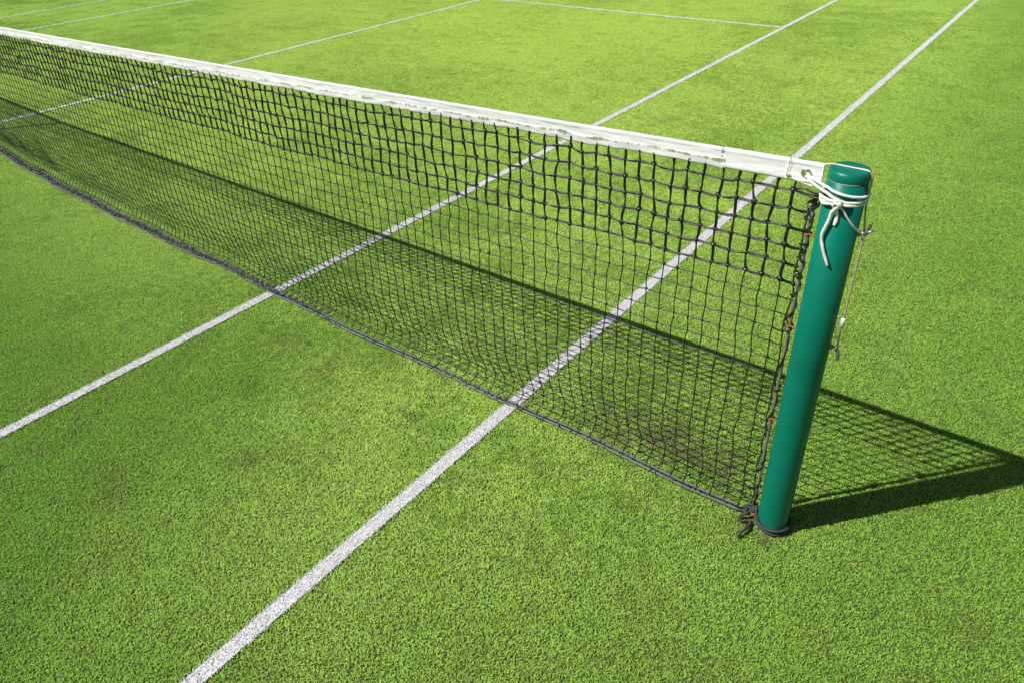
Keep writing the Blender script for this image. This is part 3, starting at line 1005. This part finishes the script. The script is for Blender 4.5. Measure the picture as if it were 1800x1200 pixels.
# ------------------------------------------------------------------ white rope tied round the post
def rope_material():
    m, nt, b = new_mat('white_rope')
    pos = N(nt, 'NewGeometry').outputs['Position']
    n = noise(nt, pos, 70.0, 4, 0.6)
    col = mix(nt, ramp(nt, n, [(0.4, 0.0), (0.75, 1.0)]), (0.74, 0.725, 0.70), (0.50, 0.49, 0.455))
    nt.links.new(col, b.inputs['Base Color'])
    b.inputs['Roughness'].default_value = 0.85
    b.inputs['Specular IOR Level'].default_value = 0.15
    bump(nt, b, noise(nt, pos, 1100.0, 2), 0.7, 0.0012)
    return m
M_WROPE = rope_material()
rope = empty('tie_rope', (PX, PY - PR, 0.878))
tag(rope, 'white cotton rope knotted round the top of the green post with loose ends hanging', 'rope')
RR = PR + 0.0036
def cyl(deg, z, rr=RR):
    return (PX + rr*math.cos(math.radians(deg)), PY + rr*math.sin(math.radians(deg)), z)
def arcpts(d0, d1, z0, z1, n=9, rr=RR):
    return [cyl(d0 + (d1 - d0)*t_, z0 + (z1 - z0)*t_, rr) for t_ in np.linspace(0, 1, n)]
g_in = (GX_ + 0.001, y_top(GX_) + 0.006, GZ_ + 0.001)
g_out = (GX_ + 0.007, GY_ - 0.004, GZ_ - 0.0015)
mb = MB()
strands(mb, smooth_path([g_in, g_out, (6.330, 0.134, 1.0545)] + arcpts(-128, -57, 1.0510, 1.0425, 5) + arcpts(-30, 170, 1.0395, 1.0330, 12) + arcpts(190, 222, 1.0290, 1.0210, 4) + arcpts(235, 268, 1.0235, 1.0290, 4, RR + 0.003), 6), 0.0029, 3, 0.011, 6, 0.0015)
mb.build('upper_wrap', M_WROPE, rope)
mb = MB()
strands(mb, smooth_path([(g_in[0], g_in[1], g_in[2] - 0.004), (g_out[0] + 0.001, g_out[1], g_out[2] - 0.006), (6.328, 0.132, 1.0460)] + arcpts(-122, -92, 1.0400, 1.0335, 4, RR + 0.002) + arcpts(-72, -20, 1.0290, 1.0290, 5) + arcpts(0, 165, 1.0300, 1.0270, 10) + arcpts(185, 215, 1.0225, 1.0150, 4, RR + 0.001) + arcpts(232, 262, 1.0165, 1.0235, 3, RR + 0.004), 6), 0.0029, 3, 0.011, 6, 0.0015)
mb.build('lower_wrap', M_WROPE, rope)
mb = MB()
strands(mb, smooth_path(arcpts(-98, -60, 1.0245, 1.0235, 4, RR + 0.002) + arcpts(-40, 160, 1.0225, 1.0200, 12) + arcpts(180, 212, 1.0235, 1.0250, 4, RR + 0.002) + arcpts(225, 272, 1.0290, 1.0300, 4, RR + 0.005), 6), 0.0028, 3, 0.011, 6, 0.0015)
mb.build('third_wrap', M_WROPE, rope)
mb = MB()
kn_ = [cyl(-97, 1.031, RR + 0.002), cyl(-90, 1.036, RR + 0.007), cyl(-83, 1.030, RR + 0.008), cyl(-84, 1.020, RR + 0.006), cyl(-91, 1.016, RR + 0.004), cyl(-97, 1.021, RR + 0.007), cyl(-92, 1.029, RR + 0.010), cyl(-85, 1.025, RR + 0.010), cyl(-89, 1.017, RR + 0.006)]
strands(mb, smooth_path(kn_, 7), 0.0030, 3, 0.011, 6, 0.0015)
mb.build('knot', M_WROPE, rope)
mb = MB()
tp = [cyl(-89, 1.021, RR + 0.005), cyl(-94, 1.012, RR + 0.006), cyl(-99, 1.004, RR + 0.005), cyl(-101, 0.988, RR + 0.004), cyl(-106, 0.969, RR + 0.004), cyl(-111, 0.951, RR + 0.004), cyl(-110, 0.936, RR + 0.003), cyl(-104, 0.922, RR + 0.003), cyl(-96, 0.905, RR + 0.002), cyl(-88, 0.892, RR + 0.002), cyl(-82, 0.880, RR + 0.001)]
tp = smooth_path(tp, 7)
strands(mb, tp, 0.0032, 3, 0.013, 6, 0.0015)
mb.build('long_end', M_WROPE, rope)
mb = MB()
tp = smooth_path([cyl(-88, 1.020, RR + 0.002), cyl(-88, 1.010, RR + 0.001), cyl(-86, 0.998, RR - 0.001), cyl(-86, 0.985, RR - 0.001), cyl(-88, 0.975, RR - 0.001)], 6)
mb.tube(tp, np.interp(np.arange(len(tp)), [0, 10, 18, len(tp) - 1], [0.0016, 0.0032, 0.0042, 0.0028]), 10, flat=0.4)
mb.build('flat_end', M_WROPE, rope)
mb = MB()
hx, hy, hz = PX + PR + 0.0125, PY - 0.001, 0.9485
strands(mb, smooth_path([cyl(-86, 1.019, RR + 0.004), cyl(-76, 1.0150, RR + 0.002), cyl(-60, 0.9965, RR + 0.001), cyl(-40, 0.9770, RR + 0.002), (6.430, 0.143, 0.9600), (hx - 0.003, hy - 0.005, hz + 0.004), (hx + 0.0015, hy - 0.0045, hz - 0.003), (hx + 0.003, hy + 0.0035, hz - 0.004), (hx + 0.001, hy + 0.005, hz + 0.003), (hx - 0.002, hy - 0.003, hz + 0.006), (hx - 0.001, hy - 0.006, hz - 0.001), (hx + 0.001, hy - 0.002, hz - 0.0065)], 6), 0.0022, 3, 0.011, 6, 0.0015)
mb.build('hook_end', M_WROPE, rope)

# ------------------------------------------------------------------ centre strap (its shadow reaches into the picture)
strap = empty('centre_strap', (0, float(y_top(0)), 0))
tag(strap, 'narrow white centre strap holding the net down beside the centre line', 'strap')
M_STRAP = simple_mat('strap_web', (0.74, 0.74, 0.72), 0.8, var=0.15, scale=90, bumps=0.3, bscale=900)
mb = MB()
ys = y_top(0.0)
prof = [(-0.012, 0.02), (-0.011, 0.45), (-0.0085, 0.86), (-0.0085, z_top(0) - 0.004), (-0.003, z_top(0) + 0.003), (0.003, z_top(0) + 0.003), (0.0085, z_top(0) - 0.004), (0.0085, 0.86), (0.008, 0.45), (0.004, 0.02)]
V, Q = [], []
for sx in (-0.0125, 0.0125):
    for y_, z_ in prof: V.append((sx, ys + y_, z_))
    for y_, z_ in prof: V.append((sx, ys + y_*0.78, z_ - 0.0015))
npf = len(prof)
for k in range(npf - 1):
    Q += [(k, k + 1, 2*npf + k + 1, 2*npf + k), (npf + k + 1, npf + k, 3*npf + k, 3*npf + k + 1), (k + 1, k, npf + k, npf + k + 1), (2*npf + k, 2*npf + k + 1, 3*npf + k + 1, 3*npf + k)]
mb.add(V, Q)
mb.build('webbing', M_STRAP, strap, smooth=False)
mb = MB()
mb.lathe([(0.012, 0.0), (0.014, 0.006), (0.010, 0.016), (0.006, 0.026)], (0, ys - 0.004, 0.004), 'z', 16)
mb.build('ground_anchor', M_STEEL, strap)

# ------------------------------------------------------------------ litter: dry leaf crumbs and pale grit
g = np.random.default_rng(5)
V, T = [], []
cnt = 0
for k in range(420):
    x = g.uniform(2.5, 7.6)
    y = g.uniform(-1.7, 4.0)
    if math.hypot(x - CAM[0], y - CAM[1]) > 6: continue
    s = g.uniform(0.0014, 0.0034)*(1.6 if g.uniform() < 0.06 else 1)
    az = g.uniform(0, 6.28)
    c, sn = math.cos(az), math.sin(az)
    base = len(V)
    for a_, b_, z_ in ((-1.3, 0, 0.2), (0, 0.7, 0.5), (1.5, 0.1, 0.0), (0.1, -0.6, 0.1), (0.1, 0.05, 0.9)):
        V.append((x + s*(a_*c - b_*sn), y + s*(a_*sn + b_*c), 0.0078 + s*z_))
    T += [(base, base + 3, base + 4), (base + 3, base + 2, base + 4), (base + 2, base + 1, base + 4), (base + 1, base, base + 4)]
ml, nt, b = new_mat('dry_leaf')
pos = N(nt, 'NewGeometry').outputs['Position']
wn_ = noise(nt, pos, 4.0, 2)
col = ramp(nt, wn_, [(0.30, (0.34, 0.13, 0.05)), (0.50, (0.30, 0.17, 0.08)), (0.60, (0.15, 0.08, 0.05)), (0.72, (0.60, 0.57, 0.50))])
nt.links.new(col, b.inputs['Base Color'])
b.inputs['Roughness'].default_value = 0.9
lit = link('leaf_litter', fast_mesh('leaf_litter', V, None, T), ml)
tag(lit, 'tiny rusty leaf crumbs strewn over the green turf', 'litter', kind='stuff')
